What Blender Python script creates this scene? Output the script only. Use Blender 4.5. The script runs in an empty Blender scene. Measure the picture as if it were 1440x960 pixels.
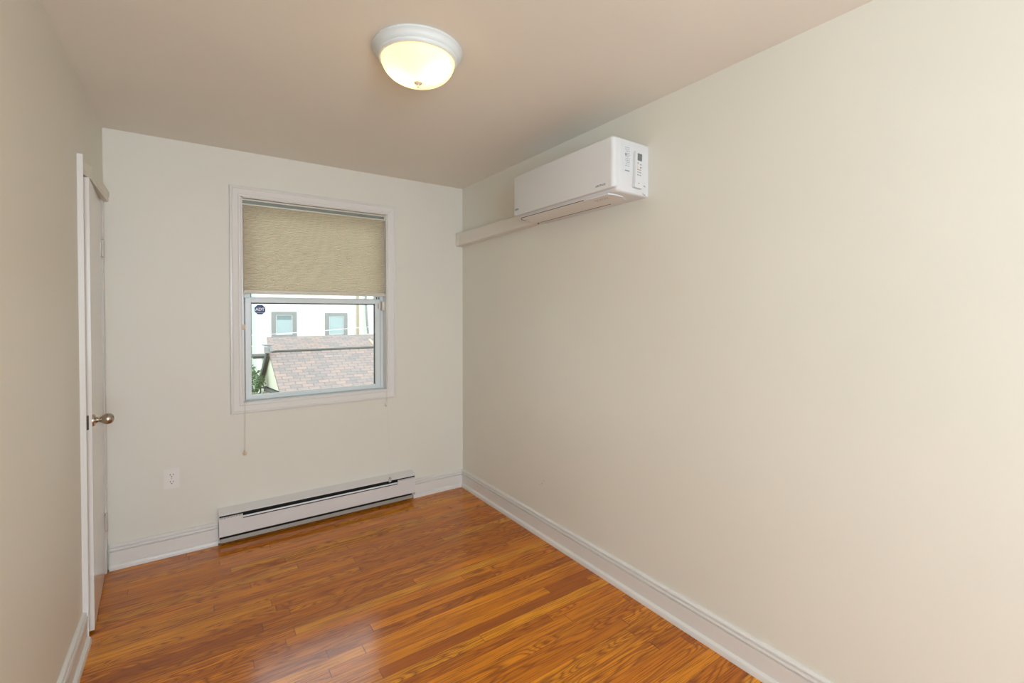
import bpy, bmesh, math, random
from mathutils import Vector, Matrix
random.seed(7)
PI = math.pi
S = bpy.context.scene
COL = S.collection

# ------------------------------------------------------------------ camera, sky, light, exposure
W, D, CH = 2.222, 3.40, 2.44          # room width, back wall distance, ceiling height
R0 = -2.00                            # wall behind the camera
cd = bpy.data.cameras.new('camera'); cam = bpy.data.objects.new('camera', cd); COL.objects.link(cam)
cd.sensor_width = 36; cd.lens = 653.76 * 36 / 1440; cd.clip_start = .02; cd.clip_end = 300
cd.shift_x = -7.3 / 1440; cd.shift_y = -31.2 / 1440
cam.location = (.4015, 0, 1.426); cam.rotation_euler = (PI / 2 - .014, 0, -.6085)
S.camera = cam

wd = bpy.data.worlds.new('overcast_sky'); S.world = wd; wd.use_nodes = True
nt = wd.node_tree; bg = nt.nodes['Background']
bg.inputs[0].default_value = (.84, .97, 1.04, 1); bg.inputs[1].default_value = 3.4

ld = bpy.data.lights.new('rear_fill_light', 'AREA'); ld.shape = 'RECTANGLE'  # added fill light, shines in through the made-up rear opening
ld.size = .80; ld.size_y = 1.40; ld.energy = 70; ld.color = (.735, .87, 1.02)
lo = bpy.data.objects.new('rear_fill_light', ld); COL.objects.link(lo)
lo.location = (.50, R0 - .12, 1.50); lo.rotation_euler = (PI / 2, 0, 0)

LAMP_W = 4.8                          # watts per bulb
S.view_settings.view_transform = 'Standard'; S.view_settings.look = 'None'
S.view_settings.gamma = 1; S.view_settings.use_curve_mapping = False
S.view_settings.exposure = 0.07

# ------------------------------------------------------------------ helpers
class MB:
    """collects shapes in one bmesh and links them as ONE mesh object"""
    def __init__(s): s.bm = bmesh.new()
    def poly(s, pts):
        return s.bm.faces.new([s.bm.verts.new(p) for p in pts])
    def box(s, a, b, bev=0, seg=2):
        x0, y0, z0 = a; x1, y1, z1 = b
        v = [s.bm.verts.new(p) for p in ((x0,y0,z0),(x1,y0,z0),(x1,y1,z0),(x0,y1,z0),(x0,y0,z1),(x1,y0,z1),(x1,y1,z1),(x0,y1,z1))]
        f = [s.bm.faces.new([v[i] for i in q]) for q in ((0,3,2,1),(4,5,6,7),(0,1,5,4),(1,2,6,5),(2,3,7,6),(3,0,4,7))]
        if bev > 0:
            e = list({e for q in f for e in q.edges})
            bmesh.ops.bevel(s.bm, geom=e, offset=bev, segments=seg, affect='EDGES', profile=.5)
        return s
    def prism(s, prof, f0, f1):
        """prof: list of 2D points; f0/f1 map a 2D point to the 3D start / end cap"""
        a = [s.bm.verts.new(f0(*p)) for p in prof]; b = [s.bm.verts.new(f1(*p)) for p in prof]
        n = len(prof)
        for i in range(n): s.bm.faces.new((a[i], a[(i+1) % n], b[(i+1) % n], b[i]))
        s.bm.faces.new(a[::-1]); s.bm.faces.new(b)
        return s
    def lathe(s, prof, n=48, M=Matrix()):
        rings = []
        for r, z in prof:
            if r < 1e-6: rings.append([s.bm.verts.new(M @ Vector((0, 0, z)))])
            else: rings.append([s.bm.verts.new(M @ Vector((r*math.cos(2*PI*i/n), r*math.sin(2*PI*i/n), z))) for i in range(n)])
        for A, B in zip(rings, rings[1:]):
            for i in range(n):
                j = (i + 1) % n
                if len(A) == 1 and len(B) == 1: continue
                if len(A) == 1: s.bm.faces.new((A[0], B[i], B[j]))
                elif len(B) == 1: s.bm.faces.new((A[i], B[0], A[j]))
                else: s.bm.faces.new((A[i], B[i], B[j], A[j]))
        return s
    def tube(s, pts, r, n=8):
        pts = [Vector(p) for p in pts]; rings = []
        for i, p in enumerate(pts):
            t = (pts[min(i+1, len(pts)-1)] - pts[max(i-1, 0)]).normalized()
            u = t.cross(Vector((0, 0, 1)) if abs(t.z) < .9 else Vector((1, 0, 0))).normalized(); v = t.cross(u)
            rings.append([s.bm.verts.new(p + r*(math.cos(2*PI*k/n)*u + math.sin(2*PI*k/n)*v)) for k in range(n)])
        for A, B in zip(rings, rings[1:]):
            for k in range(n): s.bm.faces.new((A[k], A[(k+1) % n], B[(k+1) % n], B[k]))
        s.bm.faces.new(rings[0][::-1]); s.bm.faces.new(rings[-1])
        return s
    def frame(s, x0, x1, z0, z1, prof, y, sgn=-1):
        """mitred rectangular frame in the XZ plane; prof = (inward distance from outer edge, height off plane y)"""
        loops = []
        for (cx, cz, sx, sz) in ((x0, z0, 1, 1), (x1, z0, -1, 1), (x1, z1, -1, -1), (x0, z1, 1, -1)):
            loops.append([s.bm.verts.new((cx + sx*w, y + sgn*d, cz + sz*w)) for w, d in prof])
        n = len(prof)
        for k in range(4):
            A, B = loops[k], loops[(k+1) % 4]
            for i in range(n): s.bm.faces.new((A[i], A[(i+1) % n], B[(i+1) % n], B[i]))
        return s
    def build(s, name, mat, parent=None, smooth=False, angle=35):
        bmesh.ops.recalc_face_normals(s.bm, faces=s.bm.faces)
        me = bpy.data.meshes.new(name); s.bm.to_mesh(me); s.bm.free()
        o = bpy.data.objects.new(name, me); COL.objects.link(o)
        if mat: me.materials.append(mat)
        if smooth:
            for p in me.polygons: p.use_smooth = True
            try: me.set_sharp_from_angle(angle=math.radians(angle))
            except Exception: pass
        if parent:
            o.parent = parent; o.matrix_parent_inverse = Matrix.Translation(-parent.location)
        return o

def empty(name, loc=(0, 0, 0)):
    o = bpy.data.objects.new(name, None); COL.objects.link(o); o.location = loc; o.empty_display_size = .05
    return o
def tag(o, label, cat, group=None):
    o['label'] = label; o['category'] = cat
    if group: o['group'] = group
    return o
def struct(o, label=None, cat=None):
    o['kind'] = 'structure'
    if label: o['label'] = label
    if cat: o['category'] = cat
    return o
def rounded(w, h, r, n=5):
    """rounded rectangle outline centred on 0"""
    out = []
    for cx, cy, a in ((w/2-r, h/2-r, 0), (-w/2+r, h/2-r, 90), (-w/2+r, -h/2+r, 180), (w/2-r, -h/2+r, 270)):
        for i in range(n+1):
            t = math.radians(a + 90*i/n); out.append((cx + r*math.cos(t), cy + r*math.sin(t)))
    return out
def text_mesh(name, body, size, M, mat, parent, depth=.0003, sx=1.0, bold=0.0):
    """lettering converted to a mesh and placed by matrix M"""
    c = bpy.data.curves.new(name, 'FONT'); c.body = body; c.size = size; c.extrude = depth; c.align_x = 'CENTER'; c.align_y = 'CENTER'; c.offset = bold
    t = bpy.data.objects.new(name, c); COL.objects.link(t)
    dg = bpy.context.evaluated_depsgraph_get(); me = bpy.data.meshes.new_from_object(t.evaluated_get(dg))
    bpy.data.objects.remove(t); bpy.data.curves.remove(c)
    me.transform(M @ Matrix.Diagonal((sx, 1, 1, 1))); me.materials.clear(); me.materials.append(mat); me.name = name
    o = bpy.data.objects.new(name, me); COL.objects.link(o)
    if parent: o.parent = parent; o.matrix_parent_inverse = Matrix.Translation(-parent.location)
    return o

# ------------------------------------------------------------------ materials
def mat(name, col=(.8, .8, .8), rough=.5, metal=0, coat=0, spec=.5):
    m = bpy.data.materials.new(name); m.use_nodes = True
    b = m.node_tree.nodes['Principled BSDF']
    b.inputs['Base Color'].default_value = (*col, 1); b.inputs['Roughness'].default_value = rough
    b.inputs['Metallic'].default_value = metal; b.inputs['Specular IOR Level'].default_value = spec
    b.inputs['Coat Weight'].default_value = coat
    return m
class G:
    """tiny node-graph helper"""
    def __init__(s, m): s.t = m.node_tree; s.n = s.t.nodes; s.l = s.t.links; s.b = s.n.get('Principled BSDF')
    def node(s, typ, **kw):
        x = s.n.new(typ)
        for k, v in kw.items():
            if k.startswith('i_'): x.inputs[int(k[2:])].default_value = v
            else: setattr(x, k, v)
        return x
    def link(s, a, b): s.l.new(a, b)
    def m(s, op, a, b=None, c=None):
        x = s.n.new('ShaderNodeMath'); x.operation = op
        for i, v in enumerate((a, b, c)):
            if v is None: continue
            if isinstance(v, (int, float)): x.inputs[i].default_value = v
            else: s.link(v, x.inputs[i])
        return x.outputs[0]
    def ramp(s, fac, stops):
        x = s.n.new('ShaderNodeValToRGB'); e = x.color_ramp.elements
        while len(e) < len(stops): e.new(.5)
        for q, (p, c) in zip(e, stops): q.position = p; q.color = (*c, 1)
        s.link(fac, x.inputs[0]); return x.outputs[0]
    def mix(s, fac, a, b, blend='MIX'):
        x = s.n.new('ShaderNodeMix'); x.data_type = 'RGBA'; x.blend_type = blend
        for i, v in ((0, fac), (6, a), (7, b)):
            if isinstance(v, (int, float)): x.inputs[i].default_value = v
            elif isinstance(v, tuple): x.inputs[i].default_value = (*v, 1)
            else: s.link(v, x.inputs[i])
        return x.outputs[2]
    def pos(s): return s.n.new('ShaderNodeNewGeometry').outputs['Position']
    def noise(s, vec, scale, detail=2, rough=.5, dist=0):
        x = s.n.new('ShaderNodeTexNoise'); x.inputs['Scale'].default_value = scale; x.inputs['Detail'].default_value = detail
        x.inputs['Roughness'].default_value = rough; x.inputs['Distortion'].default_value = dist
        s.link(vec, x.inputs['Vector']); return x.outputs[0]
    def vmul(s, vec, v):
        x = s.n.new('ShaderNodeVectorMath'); x.operation = 'MULTIPLY'; x.inputs[1].default_value = v; s.link(vec, x.inputs[0]); return x.outputs[0]
    def bump(s, h, strength, dist=.001):
        x = s.n.new('ShaderNodeBump'); x.inputs['Strength'].default_value = strength; x.inputs['Distance'].default_value = dist
        s.link(h, x.inputs['Height']); s.link(x.outputs[0], s.b.inputs['Normal']); return x

def paint(name, col, rough, bumpy=.25, scale=180, var=.02):
    m = mat(name, col, rough); g = G(m); p = g.pos()
    g.bump(g.noise(p, scale, 3, .6), bumpy, .0006)
    lo_ = tuple(c*(1-var) for c in col); hi = tuple(min(1, c*(1+var)) for c in col)
    g.link(g.ramp(g.noise(p, 1.3, 2), [(.3, lo_), (.7, hi)]), g.b.inputs['Base Color'])
    return m
WALLC = (.81, .775, .68)
M = {}
M['wall'] = paint('cream_wall_paint', WALLC, .55)
M['wall_r'] = paint('cream_wall_paint_scuffed', WALLC, .5)
def scuffs(m, spots):
    g = G(m); p = g.pos(); src = g.b.inputs['Base Color'].links[0].from_socket; tot = None
    for (y, z, ry, rz, k) in spots:
        sep = g.n.new('ShaderNodeSeparateXYZ'); g.link(p, sep.inputs[0])
        a = g.m('DIVIDE', g.m('SUBTRACT', sep.outputs[1], y), ry); b = g.m('DIVIDE', g.m('SUBTRACT', sep.outputs[2], z), rz)
        d = g.m('ADD', g.m('MULTIPLY', a, a), g.m('MULTIPLY', b, b))
        v = g.m('MULTIPLY', g.m('LESS_THAN', d, 1.0), k); tot = v if tot is None else g.m('MAXIMUM', tot, v)
    g.link(g.mix(tot, src, (.30, .25, .18)), g.b.inputs['Base Color'])
M['ceiling'] = paint('flat_ceiling_paint', (.88, .835, .75), .75, .2, 140)
M['trim'] = paint('semigloss_white_trim_paint', (.80, .765, .72), .28, .06, 60, .01)
M['door'] = paint('gloss_door_paint', (.80, .755, .70), .16, .10, 35, .01)
M['vinyl'] = mat('white_window_vinyl', (.80, .84, .84), .3)
M['gasket'] = mat('black_gasket_and_gap_shade', (.03, .03, .03), .5)  # real gaskets, and the painted shade in the sash track gaps
M['dark'] = mat('dark_gap_shade', (.02, .018, .015), .8)  # near-black stands in for shade inside gaps and slots
M['ac'] = mat('white_unit_plastic', (.745, .74, .735), .3)
M['acvent'] = mat('pale_louver_plastic', (.80, .765, .73), .35)
M['grey'] = mat('grey_print', (.25, .25, .26), .6)
M['palegrey'] = mat('pale_grey_print', (.50, .52, .53), .6)
M['label'] = mat('silver_white_label', (.72, .735, .74), .35)
M['lcd'] = mat('grey_green_display', (.17, .19, .17), .25)
M['pan'] = mat('white_enamel_pan', (.78, .82, .80), .35)
M['nickel'] = mat('brushed_nickel', (.50, .44, .37), .26, 1)
g = G(M['nickel']); g.bump(g.noise(g.vmul(g.pos(), (200, 200, 1500)), 1, 2), .08, .0003)
M['bronze'] = mat('dark_latch_metal', (.10, .085, .07), .35, .8)
M['hinge'] = mat('painted_hinge', (.66, .61, .54), .3, .2)
M['heater'] = paint('white_heater_enamel', (.76, .725, .70), .3, .05, 80, .01)
M['heater_grey'] = mat('dull_grey_metal', (.45, .43, .38), .45, .3)
M['fins'] = mat('dark_heating_fins', (.10, .085, .07), .5, .6)
M['beige'] = mat('beige_plastic', (.72, .60, .40), .35)
M['ivory'] = mat('ivory_plastic', (.78, .73, .65), .35)
M['cord'] = mat('beige_cord', (.62, .53, .43), .8)
M['clear'] = mat('clear_acrylic', (.9, .92, .93), .08); M['clear'].node_tree.nodes['Principled BSDF'].inputs['Transmission Weight'].default_value = .85
M['outlet'] = mat('ivory_outlet_plastic', (.86, .82, .77), .3)
M['navy'] = mat('navy_sticker', (.01, .045, .22), .4)
M['white'] = mat('white_print', (.85, .88, .92), .5)
M['rail'] = mat('champagne_rail', (.74, .69, .58), .35)
M['groove'] = mat('green_grey_groove', (.26, .29, .25), .5)
M['brown'] = mat('brown_slit_shade_and_plug', (.12, .07, .04), .9)  # painted shade of the air slit, also the plug colour

# wood strip floor: per-board random tone, cathedral and straight grain, dark seams
def wood_floor():
    m = mat('oak_strip_floor', (.5, .2, .05), .25, spec=.5); g = G(m); p = g.pos()
    sep = g.n.new('ShaderNodeSeparateXYZ'); g.link(p, sep.inputs[0]); x, y = sep.outputs[0], sep.outputs[1]
    bw = .0575
    ry = g.m('DIVIDE', g.m('ADD', y, 3.0), bw); row = g.m('FLOOR', ry); fy = g.m('FRACT', ry)
    w1 = g.node('ShaderNodeTexWhiteNoise', noise_dimensions='1D'); g.link(row, w1.inputs['W'])
    wl = g.node('ShaderNodeTexWhiteNoise', noise_dimensions='1D'); g.link(g.m('ADD', row, 371.5), wl.inputs['W'])
    cx = g.m('DIVIDE', g.m('ADD', g.m('ADD', x, 5.0), g.m('MULTIPLY', w1.outputs[0], 9.7)), g.m('ADD', .85, g.m('MULTIPLY', wl.outputs[0], 1.0)))
    colm = g.m('FLOOR', cx); fx = g.m('FRACT', cx)
    cb = g.n.new('ShaderNodeCombineXYZ'); g.link(row, cb.inputs[0]); g.link(colm, cb.inputs[1])
    w2 = g.node('ShaderNodeTexWhiteNoise', noise_dimensions='2D'); g.link(cb.outputs[0], w2.inputs['Vector']); rnd = w2.outputs[0]
    s2 = g.n.new('ShaderNodeSeparateColor'); g.link(w2.outputs[1], s2.inputs[0]); r2, r3 = s2.outputs[1], s2.outputs[2]
    # grain space: shifted per board
    gv = g.n.new('ShaderNodeCombineXYZ'); g.link(g.m('ADD', x, g.m('MULTIPLY', rnd, 40)), gv.inputs[0]); g.link(g.m('ADD', y, g.m('MULTIPLY', r2, 20)), gv.inputs[1]); g.link(g.m('MULTIPLY', r3, 9), gv.inputs[2])
    gv = gv.outputs[0]
    fine = g.noise(g.vmul(gv, (5, 210, 1)), 1, 4, .6, .3)
    broad = g.noise(g.vmul(gv, (1.3, 28, 1)), 1, 3, .5, .6)
    ring = g.noise(g.vmul(gv, (2.1, 15, 1)), 1, 1.6, .45, .5)
    rings = g.m('FRACT', g.m('MULTIPLY', ring, 13))
    rings = g.m('POWER', g.m('ABSOLUTE', g.m('SUBTRACT', g.m('MULTIPLY', rings, 2), 1)), 2.2)
    base = g.ramp(rnd, [(0, (.46, .115, .002)), (.08, (.68, .20, .003)), (.35, (.86, .265, .004)), (.7, (.93, .322, .007)), (.93, (.96, .39, .015)), (1, (.60, .17, .002))])
    c = g.mix(g.m('MULTIPLY', rings, g.m('MULTIPLY', g.m('GREATER_THAN', r3, .30), .78)), base, (.22, .042, .001))
    c = g.mix(g.ramp(fine, [(.46, (0, 0, 0)), (.64, (.75, .75, .75))]), c, (.24, .05, .002))
    c = g.mix(g.ramp(broad, [(.35, (0, 0, 0)), (.75, (.30, .30, .30))]), c, (.27, .06, .005))
    c = g.mix(g.ramp(g.noise(p, 1.7, 3), [(.35, (0, 0, 0)), (.75, (.18, .18, .18))]), c, (.30, .06, .004))
    # seams and nail dots
    seam = g.m('LESS_THAN', g.m('MINIMUM', fy, g.m('SUBTRACT', 1, fy)), .014)
    seam2 = g.m('LESS_THAN', g.m('MINIMUM', fx, g.m('SUBTRACT', 1, fx)), .0010)
    sm = g.m('MAXIMUM', seam, seam2)
    sv = g.noise(g.vmul(p, (5, 20, 1)), 1, 2)
    sm = g.m('MULTIPLY', sm, g.m('ADD', .25, g.m('MULTIPLY', sv, .9)))
    nx = g.m('FRACT', g.m('ADD', g.m('MULTIPLY', x, 2.46), .35)); dx = g.m('MULTIPLY', g.m('SUBTRACT', nx, .5), 1/2.46)
    dy = g.m('MULTIPLY', g.m('SUBTRACT', fy, g.m('ADD', .2, g.m('MULTIPLY', r3, .6))), bw)
    dd = g.m('ADD', g.m('MULTIPLY', dx, dx), g.m('MULTIPLY', dy, dy)); nail = g.m('MULTIPLY', g.m('LESS_THAN', dd, .0017**2), g.m('GREATER_THAN', r2, .35))
    c = g.mix(g.m('MAXIMUM', sm, g.m('MULTIPLY', nail, .8)), c, (.06, .015, .004))
    g.link(c, g.b.inputs['Base Color'])
    g.link(g.m('ADD', .12, g.m('MULTIPLY', fine, .12)), g.b.inputs['Roughness'])
    h = g.m('SUBTRACT', g.m('ADD', g.m('MULTIPLY', fine, .35), g.m('MULTIPLY', g.noise(p, 9, 2), 1.1)), g.m('MULTIPLY', sm, 1.5))
    g.bump(h, .22, .0012)
    return m
M['floor'] = wood_floor()

# ------------------------------------------------------------------ room shell
T = .12
# back wall, opening X .645-1.595, Z .848-2.158
WX0, WX1, WZ0, WZ1 = .652, 1.589, .852, 2.158
b = MB(); y0, y1 = D, D + T + .06
b.box((-T, y0, 0), (WX0, y1, CH)); b.box((WX1, y0, 0), (W + T, y1, CH)); b.box((WX0, y0, 0), (WX1, y1, WZ0)); b.box((WX0, y0, WZ1), (WX1, y1, CH))
struct(b.build('wall_back', M['wall']))
# left wall with the closet doorway
DY0, DY1, DZ = 2.762, 3.352, 2.034
b = MB(); b.box((-T, R0, 0), (0, DY0, CH)); b.box((-T, DY0, DZ), (0, DY1, CH)); b.box((-T, DY1, 0), (0, D, CH))
struct(b.build('wall_left', M['wall']))
b = MB(); b.box((-.75, 2.3, -.02), (-.70, D+.1, CH)); b.box((-.75, 2.25, -.02), (-T, 2.3, CH)); b.box((-.75, D, -.02), (-T, D+.05, CH)); b.box((-.75, 2.25, CH), (-T, D+.05, CH+.05)); b.box((-.75, 2.25, -.06), (-T, D+.05, -.0))
struct(b.build('wall_closet', M['wall']))
b = MB(); b.box((W, R0, 0), (W + T, D, CH)); scuffs(M['wall_r'], [(2.315, .357, .0035, .0045, .35), (2.335, .335, .004, .0055, .5), (2.36, .322, .0035, .0035, .3), (2.325, .345, .002, .003, .25)])
struct(b.build('wall_right', M['wall_r']))
b = MB(); fx0, fx1, fz0, fz1 = .08, .94, .78, 2.22
b.box((-T, R0-T, 0), (fx0, R0, CH)); b.box((fx1, R0-T, 0), (W+T, R0, CH)); b.box((fx0, R0-T, 0), (fx1, R0, fz0)); b.box((fx0, R0-T, fz1), (fx1, R0, CH))  # opening added to this unseen wall for the fill light
struct(b.build('wall_front', M['wall']))
b = MB(); b.box((-T, R0-T, -.10), (W + T, D + T + .06, 0)); struct(b.build('floor', M['floor']))
b = MB(); b.box((-T, R0-T, CH), (W + T, D + T + .06, CH + .15)); struct(b.build('ceiling', M['ceiling']))

# baseboards: profile (distance off wall, height) with two grooved beads on top and a shoe moulding
HB = .137
BP = [(0, 0), (.030, 0), (.030, .012), (.027, .022), (.021, .028), (.016, .030), (.016, .097), (.0085, .0990), (.0085, .1020), (.0160, .1040), (.0178, .1075), (.0178, .1120), (.0160, .1160), (.0080, .1180), (.0080, .1210), (.0135, .1230), (.0135, .1290), (.0100, .1340), (.004, HB), (0, HB)]
b = MB(); b.prism(BP, lambda d, z: (W - d, R0, z), lambda d, z: (W - d, D - d, z)); struct(b.build('baseboard_right', M['trim'], smooth=True, angle=18))
b = MB(); b.prism(BP, lambda d, z: (.010, D - d, z), lambda d, z: (.515, D - d, z)); struct(b.build('baseboard_back', M['trim'], smooth=True, angle=18))
b = MB(); b.prism(BP, lambda d, z: (1.779, D - d, z), lambda d, z: (W - d, D - d, z)); struct(b.build('baseboard_back', M['trim'], smooth=True, angle=18))
b = MB(); b.prism(BP, lambda d, z: (d, R0, z), lambda d, z: (d, 2.698 if d < .0176 else 2.69, z)); struct(b.build('baseboard_left', M['trim'], smooth=True, angle=18))

# ------------------------------------------------------------------ closet door on the left wall
dr = struct(empty('door_1', (0, 3.34, 0)), 'white flush closet door slightly ajar on the left wall')
c = MB(); c.prism([(0, 0), (.019, 0), (.020, .002), (.019, .006), (.012, .040), (.008, .058), (.0, .060)], lambda d, w: (d, 2.698 + w, 0), lambda d, w: (d, 2.698 + w, 2.104)); c.build('side_casing', M['trim'], dr)
c = MB(); c.prism([(0, 2.036), (.021, 2.036), (.024, 2.043), (.022, 2.056), (.026, 2.064), (.027, 2.090), (.020, 2.101), (.010, 2.110), (0, 2.118)], lambda d, z: (d*.30, 2.762, z), lambda d, z: (d, 2.86, z))
c.prism([(0, 2.036), (.021, 2.036), (.024, 2.043), (.022, 2.056), (.026, 2.064), (.027, 2.090), (.020, 2.101), (.010, 2.110), (0, 2.118)], lambda d, z: (d, 2.86, z), lambda d, z: (d, D - .0005, z)); c.build('head_casing', M['wall'], dr)
c = MB(); c.box((-T, 2.752, 0), (.0, 2.7615, DZ)); c.box((-T, 3.350, 0), (.003, D - .001, DZ + .001), .001); c.box((-T, 2.7615, DZ - .001), (.0, 3.350, DZ + .010)); c.box((-.055, 2.7615, 0), (-.043, 2.775, DZ - .002)); c.box((-.055, 3.338, 0), (-.043, 3.350, DZ - .002)); c.build('jamb', M['trim'], dr)
# the slab, swung out by about 3 degrees around the hinge
HX, HY = -.002, 3.343
ang = math.radians(3.1)
Rm = Matrix.Translation((HX, HY, 0)) @ Matrix.Rotation(ang, 4, 'Z')
def swung(mb): bmesh.ops.transform(mb.bm, matrix=Rm, verts=mb.bm.verts); return mb
c = MB(); c.box((-.035, -.577, .010), (0, 0, 2.022), .0015); swung(c).build('door_slab', M['door'], dr)
c = MB(); c.box((-.0235, -.5785, .908), (-.0105, -.5765, .972), .0006); c.box((-.020, -.5815, .930), (-.013, -.577, .944), .0015); swung(c)
lp = c.build('latch_plate', M['bronze'], dr)
KZ, KY = .944, -.5495
KM = Rm @ Matrix.Translation((0, KY, KZ)) @ Matrix.Rotation(PI/2, 4, 'Y')
c = MB(); c.lathe([(0, 0), (.0272, 0), (.0272, .002), (.026, .006), (.021, .009), (.014, .011), (.0125, .016), (0, .016)], 40, KM); c.build('knob_rose', M['nickel'], dr, True)
c = MB(); c.lathe([(r_, z_*.80 + .001) for r_, z_ in [(0, .010), (.0125, .012), (.0100, .019), (.0098, .024), (.0115, .0285), (.0155, .0350), (.0205, .0450), (.0240, .0560), (.0247, .0660), (.0225, .0770), (.0165, .0850), (.0090, .0895), (0, .0910)]], 40, KM); c.build('knob', M['nickel'], dr, True, 80)
for zc in (1.774, .284):
    c = MB()
    hx, hy = .004, 3.347
    for k in range(5):
        z = zc - .045 + k*.018; c.lathe([(0, z+.0006), (.0048, z+.0006), (.0052, z+.002), (.0052, z+.016), (.0048, z+.0174), (0, z+.0174)], 16, Matrix.Translation((hx, hy, 0)))
    c.lathe([(0, zc+.046), (.0062, zc+.046), (.005, zc+.050), (0, zc+.053)], 16, Matrix.Translation((hx, hy, 0)))
    c.lathe([(0, zc-.050), (.004, zc-.049), (.006, zc-.046), (0, zc-.0455)], 16, Matrix.Translation((hx, hy, 0)))
    h = c.build('hinge', M['hinge'], dr, True)
    c = MB(); c.box((.003, 3.353, zc-.044), (.0045, 3.368, zc+.044)); c.box((.0, 3.326, zc-.044), (.0035, 3.341, zc+.044)); c.build('hinge_leaf', M['hinge'], h).location = (0, 0, 0)

# ------------------------------------------------------------------ window_1 in the back wall
wn = struct(empty('window_1', (1.12, D, WZ0)), 'double hung white window in the back wall')
CP = [(0, 0), (0, .015), (.0025, .020), (.011, .0215), (.0145, .020), (.0165, .0165), (.022, .0150), (.040, .0128), (.044, .0105), (.0475, .0130), (.054, .0130), (.0585, .0105), (.0605, .0075), (.0605, 0)]
c = MB(); c.frame(.5885, 1.6525, .7915, 2.2195, [(w_*1.055, d_) for w_, d_ in CP], D); c.build('casing', M['trim'], wn, True, 30)
# jamb lining inside the opening
jy = D + .070
c = MB(); e = .0015
c.box((WX0 + e - .002, D - .003, WZ0), (WX0 + .008, D + .16, WZ1)); c.box((WX1 - .008, D - .003, WZ0), (WX1 - e + .002, D + .16, WZ1)); c.box((WX0, D - .003, WZ1 - .006), (WX1, D + .16, WZ1 + .001)); c.build('jamb', M['trim'], wn)
c = MB(); c.box((WX0, D - .006, WZ0 - .001), (WX1, D + .18, WZ0 + .006), .001); c.build('sill', M['trim'], wn)
def rect_bars(x0, x1, z0, z1, wl, wr, wb, wt, ya, yb, bev=.0015):
    c = MB(); c.box((x0, ya, z0), (x0 + wl, yb, z1), bev); c.box((x1 - wr, ya, z0), (x1, yb, z1), bev); c.box((x0 + wl, ya, z0), (x1 - wr, yb, z0 + wb), bev); c.box((x0 + wl, ya, z1 - wt), (x1 - wr, yb, z1), bev); return c
# vinyl master frame with tracks
c = rect_bars(WX0 + .008, WX1 - .008, WZ0 + .006, WZ1 - .006, .012, .022, .006, .02, jy + .002, D + .16); c.build('frame', M['vinyl'], wn)
c = MB(); c.box((.6702, jy + .014, .862), (.6745, jy + .05, 1.52)); c.box((1.5575, jy + .003, .862), (1.5612, jy + .05, 1.52)); c.build('track_gap_shade', M['gasket'], wn)  # black strips paint the shade between sash and frame
SX0, SX1, SZ0, SZ1 = .676, 1.557, .860, 1.526
lower = rect_bars(SX0, SX1, SZ0, SZ1, .034, .036, .020, .034, jy, jy + .035).build('lower_sash', M['vinyl'], wn)
c = MB(); c.prism([(.0, .0), (.012, 0), (.004, .012), (0, .012)], lambda a, z: (SX0 + .034, jy + .004 + .018 - a*0 - .018 + a*.6, SZ0 + .020 + z), lambda a, z: (SX1 - .036, jy + .004 + a*.6, SZ0 + .020 + z))
c.box((SX0, jy - .006, SZ0 + .002), (SX1, jy + .002, SZ0 + .013), .002)
c.box((SX0, jy - .005, SZ1 - .006), (SX1, jy + .002, SZ1), .0015); c.build('sash_lip', M['vinyl'], wn)
c = MB(); c.box((SX0 + .034, jy + .010, SZ1 - .041), (SX1 - .036, jy + .030, SZ1 - .034)); c.box((SX1 - .040, jy + .012, SZ0 + .03), (SX1 - .036, jy + .030, SZ1 - .034)); c.build('gasket', M['gasket'], wn)
# glass
def glass_mat():
    m = bpy.data.materials.new('window_glass'); m.use_nodes = True; t = m.node_tree; t.nodes.clear()
    out = t.nodes.new('ShaderNodeOutputMaterial'); mx = t.nodes.new('ShaderNodeMixShader'); tr = t.nodes.new('ShaderNodeBsdfTransparent'); gl = t.nodes.new('ShaderNodeBsdfGlossy'); fr = t.nodes.new('ShaderNodeFresnel')
    tr.inputs[0].default_value = (.96, .975, .97, 1); gl.inputs['Roughness'].default_value = .01; fr.inputs[0].default_value = 1.45
    t.links.new(fr.outputs[0], mx.inputs[0]); t.links.new(tr.outputs[0], mx.inputs[1]); t.links.new(gl.outputs[0], mx.inputs[2]); t.links.new(mx.outputs[0], out.inputs[0]); return m
M['glass'] = glass_mat()
c = MB(); c.box((SX0 + .030, jy + .018, SZ0 + .016), (SX1 - .032, jy + .022, SZ1 - .030)); c.build('pane', M['glass'], lower)
uy = jy + .040
upper = rect_bars(SX0 - .004, SX1 + .003, SZ1 - .030, WZ1 - .028, .036, .036, .034, .04, uy, uy + .035).build('upper_sash', M['vinyl'], wn)
c = MB(); c.box((SX0 + .03, uy + .018, SZ1), (SX1 - .03, uy + .022, WZ1 - .06)); c.build('pane', M['glass'], upper)
c = MB(); c.box((1.531, jy - .001, SZ1 - .0005), (1.536, jy + .003, SZ1 + .018)); c.box((1.546, jy + .001, SZ1 - .0005), (1.549, jy + .004, SZ1 + .016)); c.build('tilt_latch', M['gasket'], wn)
c = MB(); c.box((1.517, jy + .006, SZ0 + .022), (1.523, jy + .016, SZ0 + .045), .001); c.build('vent_stop', M['gasket'], wn)

# contact sensor pair at the top right of the lower sash
sn = tag(empty('contact_sensor', (1.56, jy, 1.44)), 'small ivory two piece alarm contact on the right end of the sash top', 'sensor')
c = MB(); c.box((1.5615, jy - .042, 1.442), (1.5812, jy + .001, 1.512), .004); c.build('sensor_body', M['ivory'], sn, True)
c = MB(); c.box((1.541, jy - .022, 1.456), (1.5565, jy - .0055, 1.500), .003); c.build('magnet', M['ivory'], sn, True)

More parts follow.
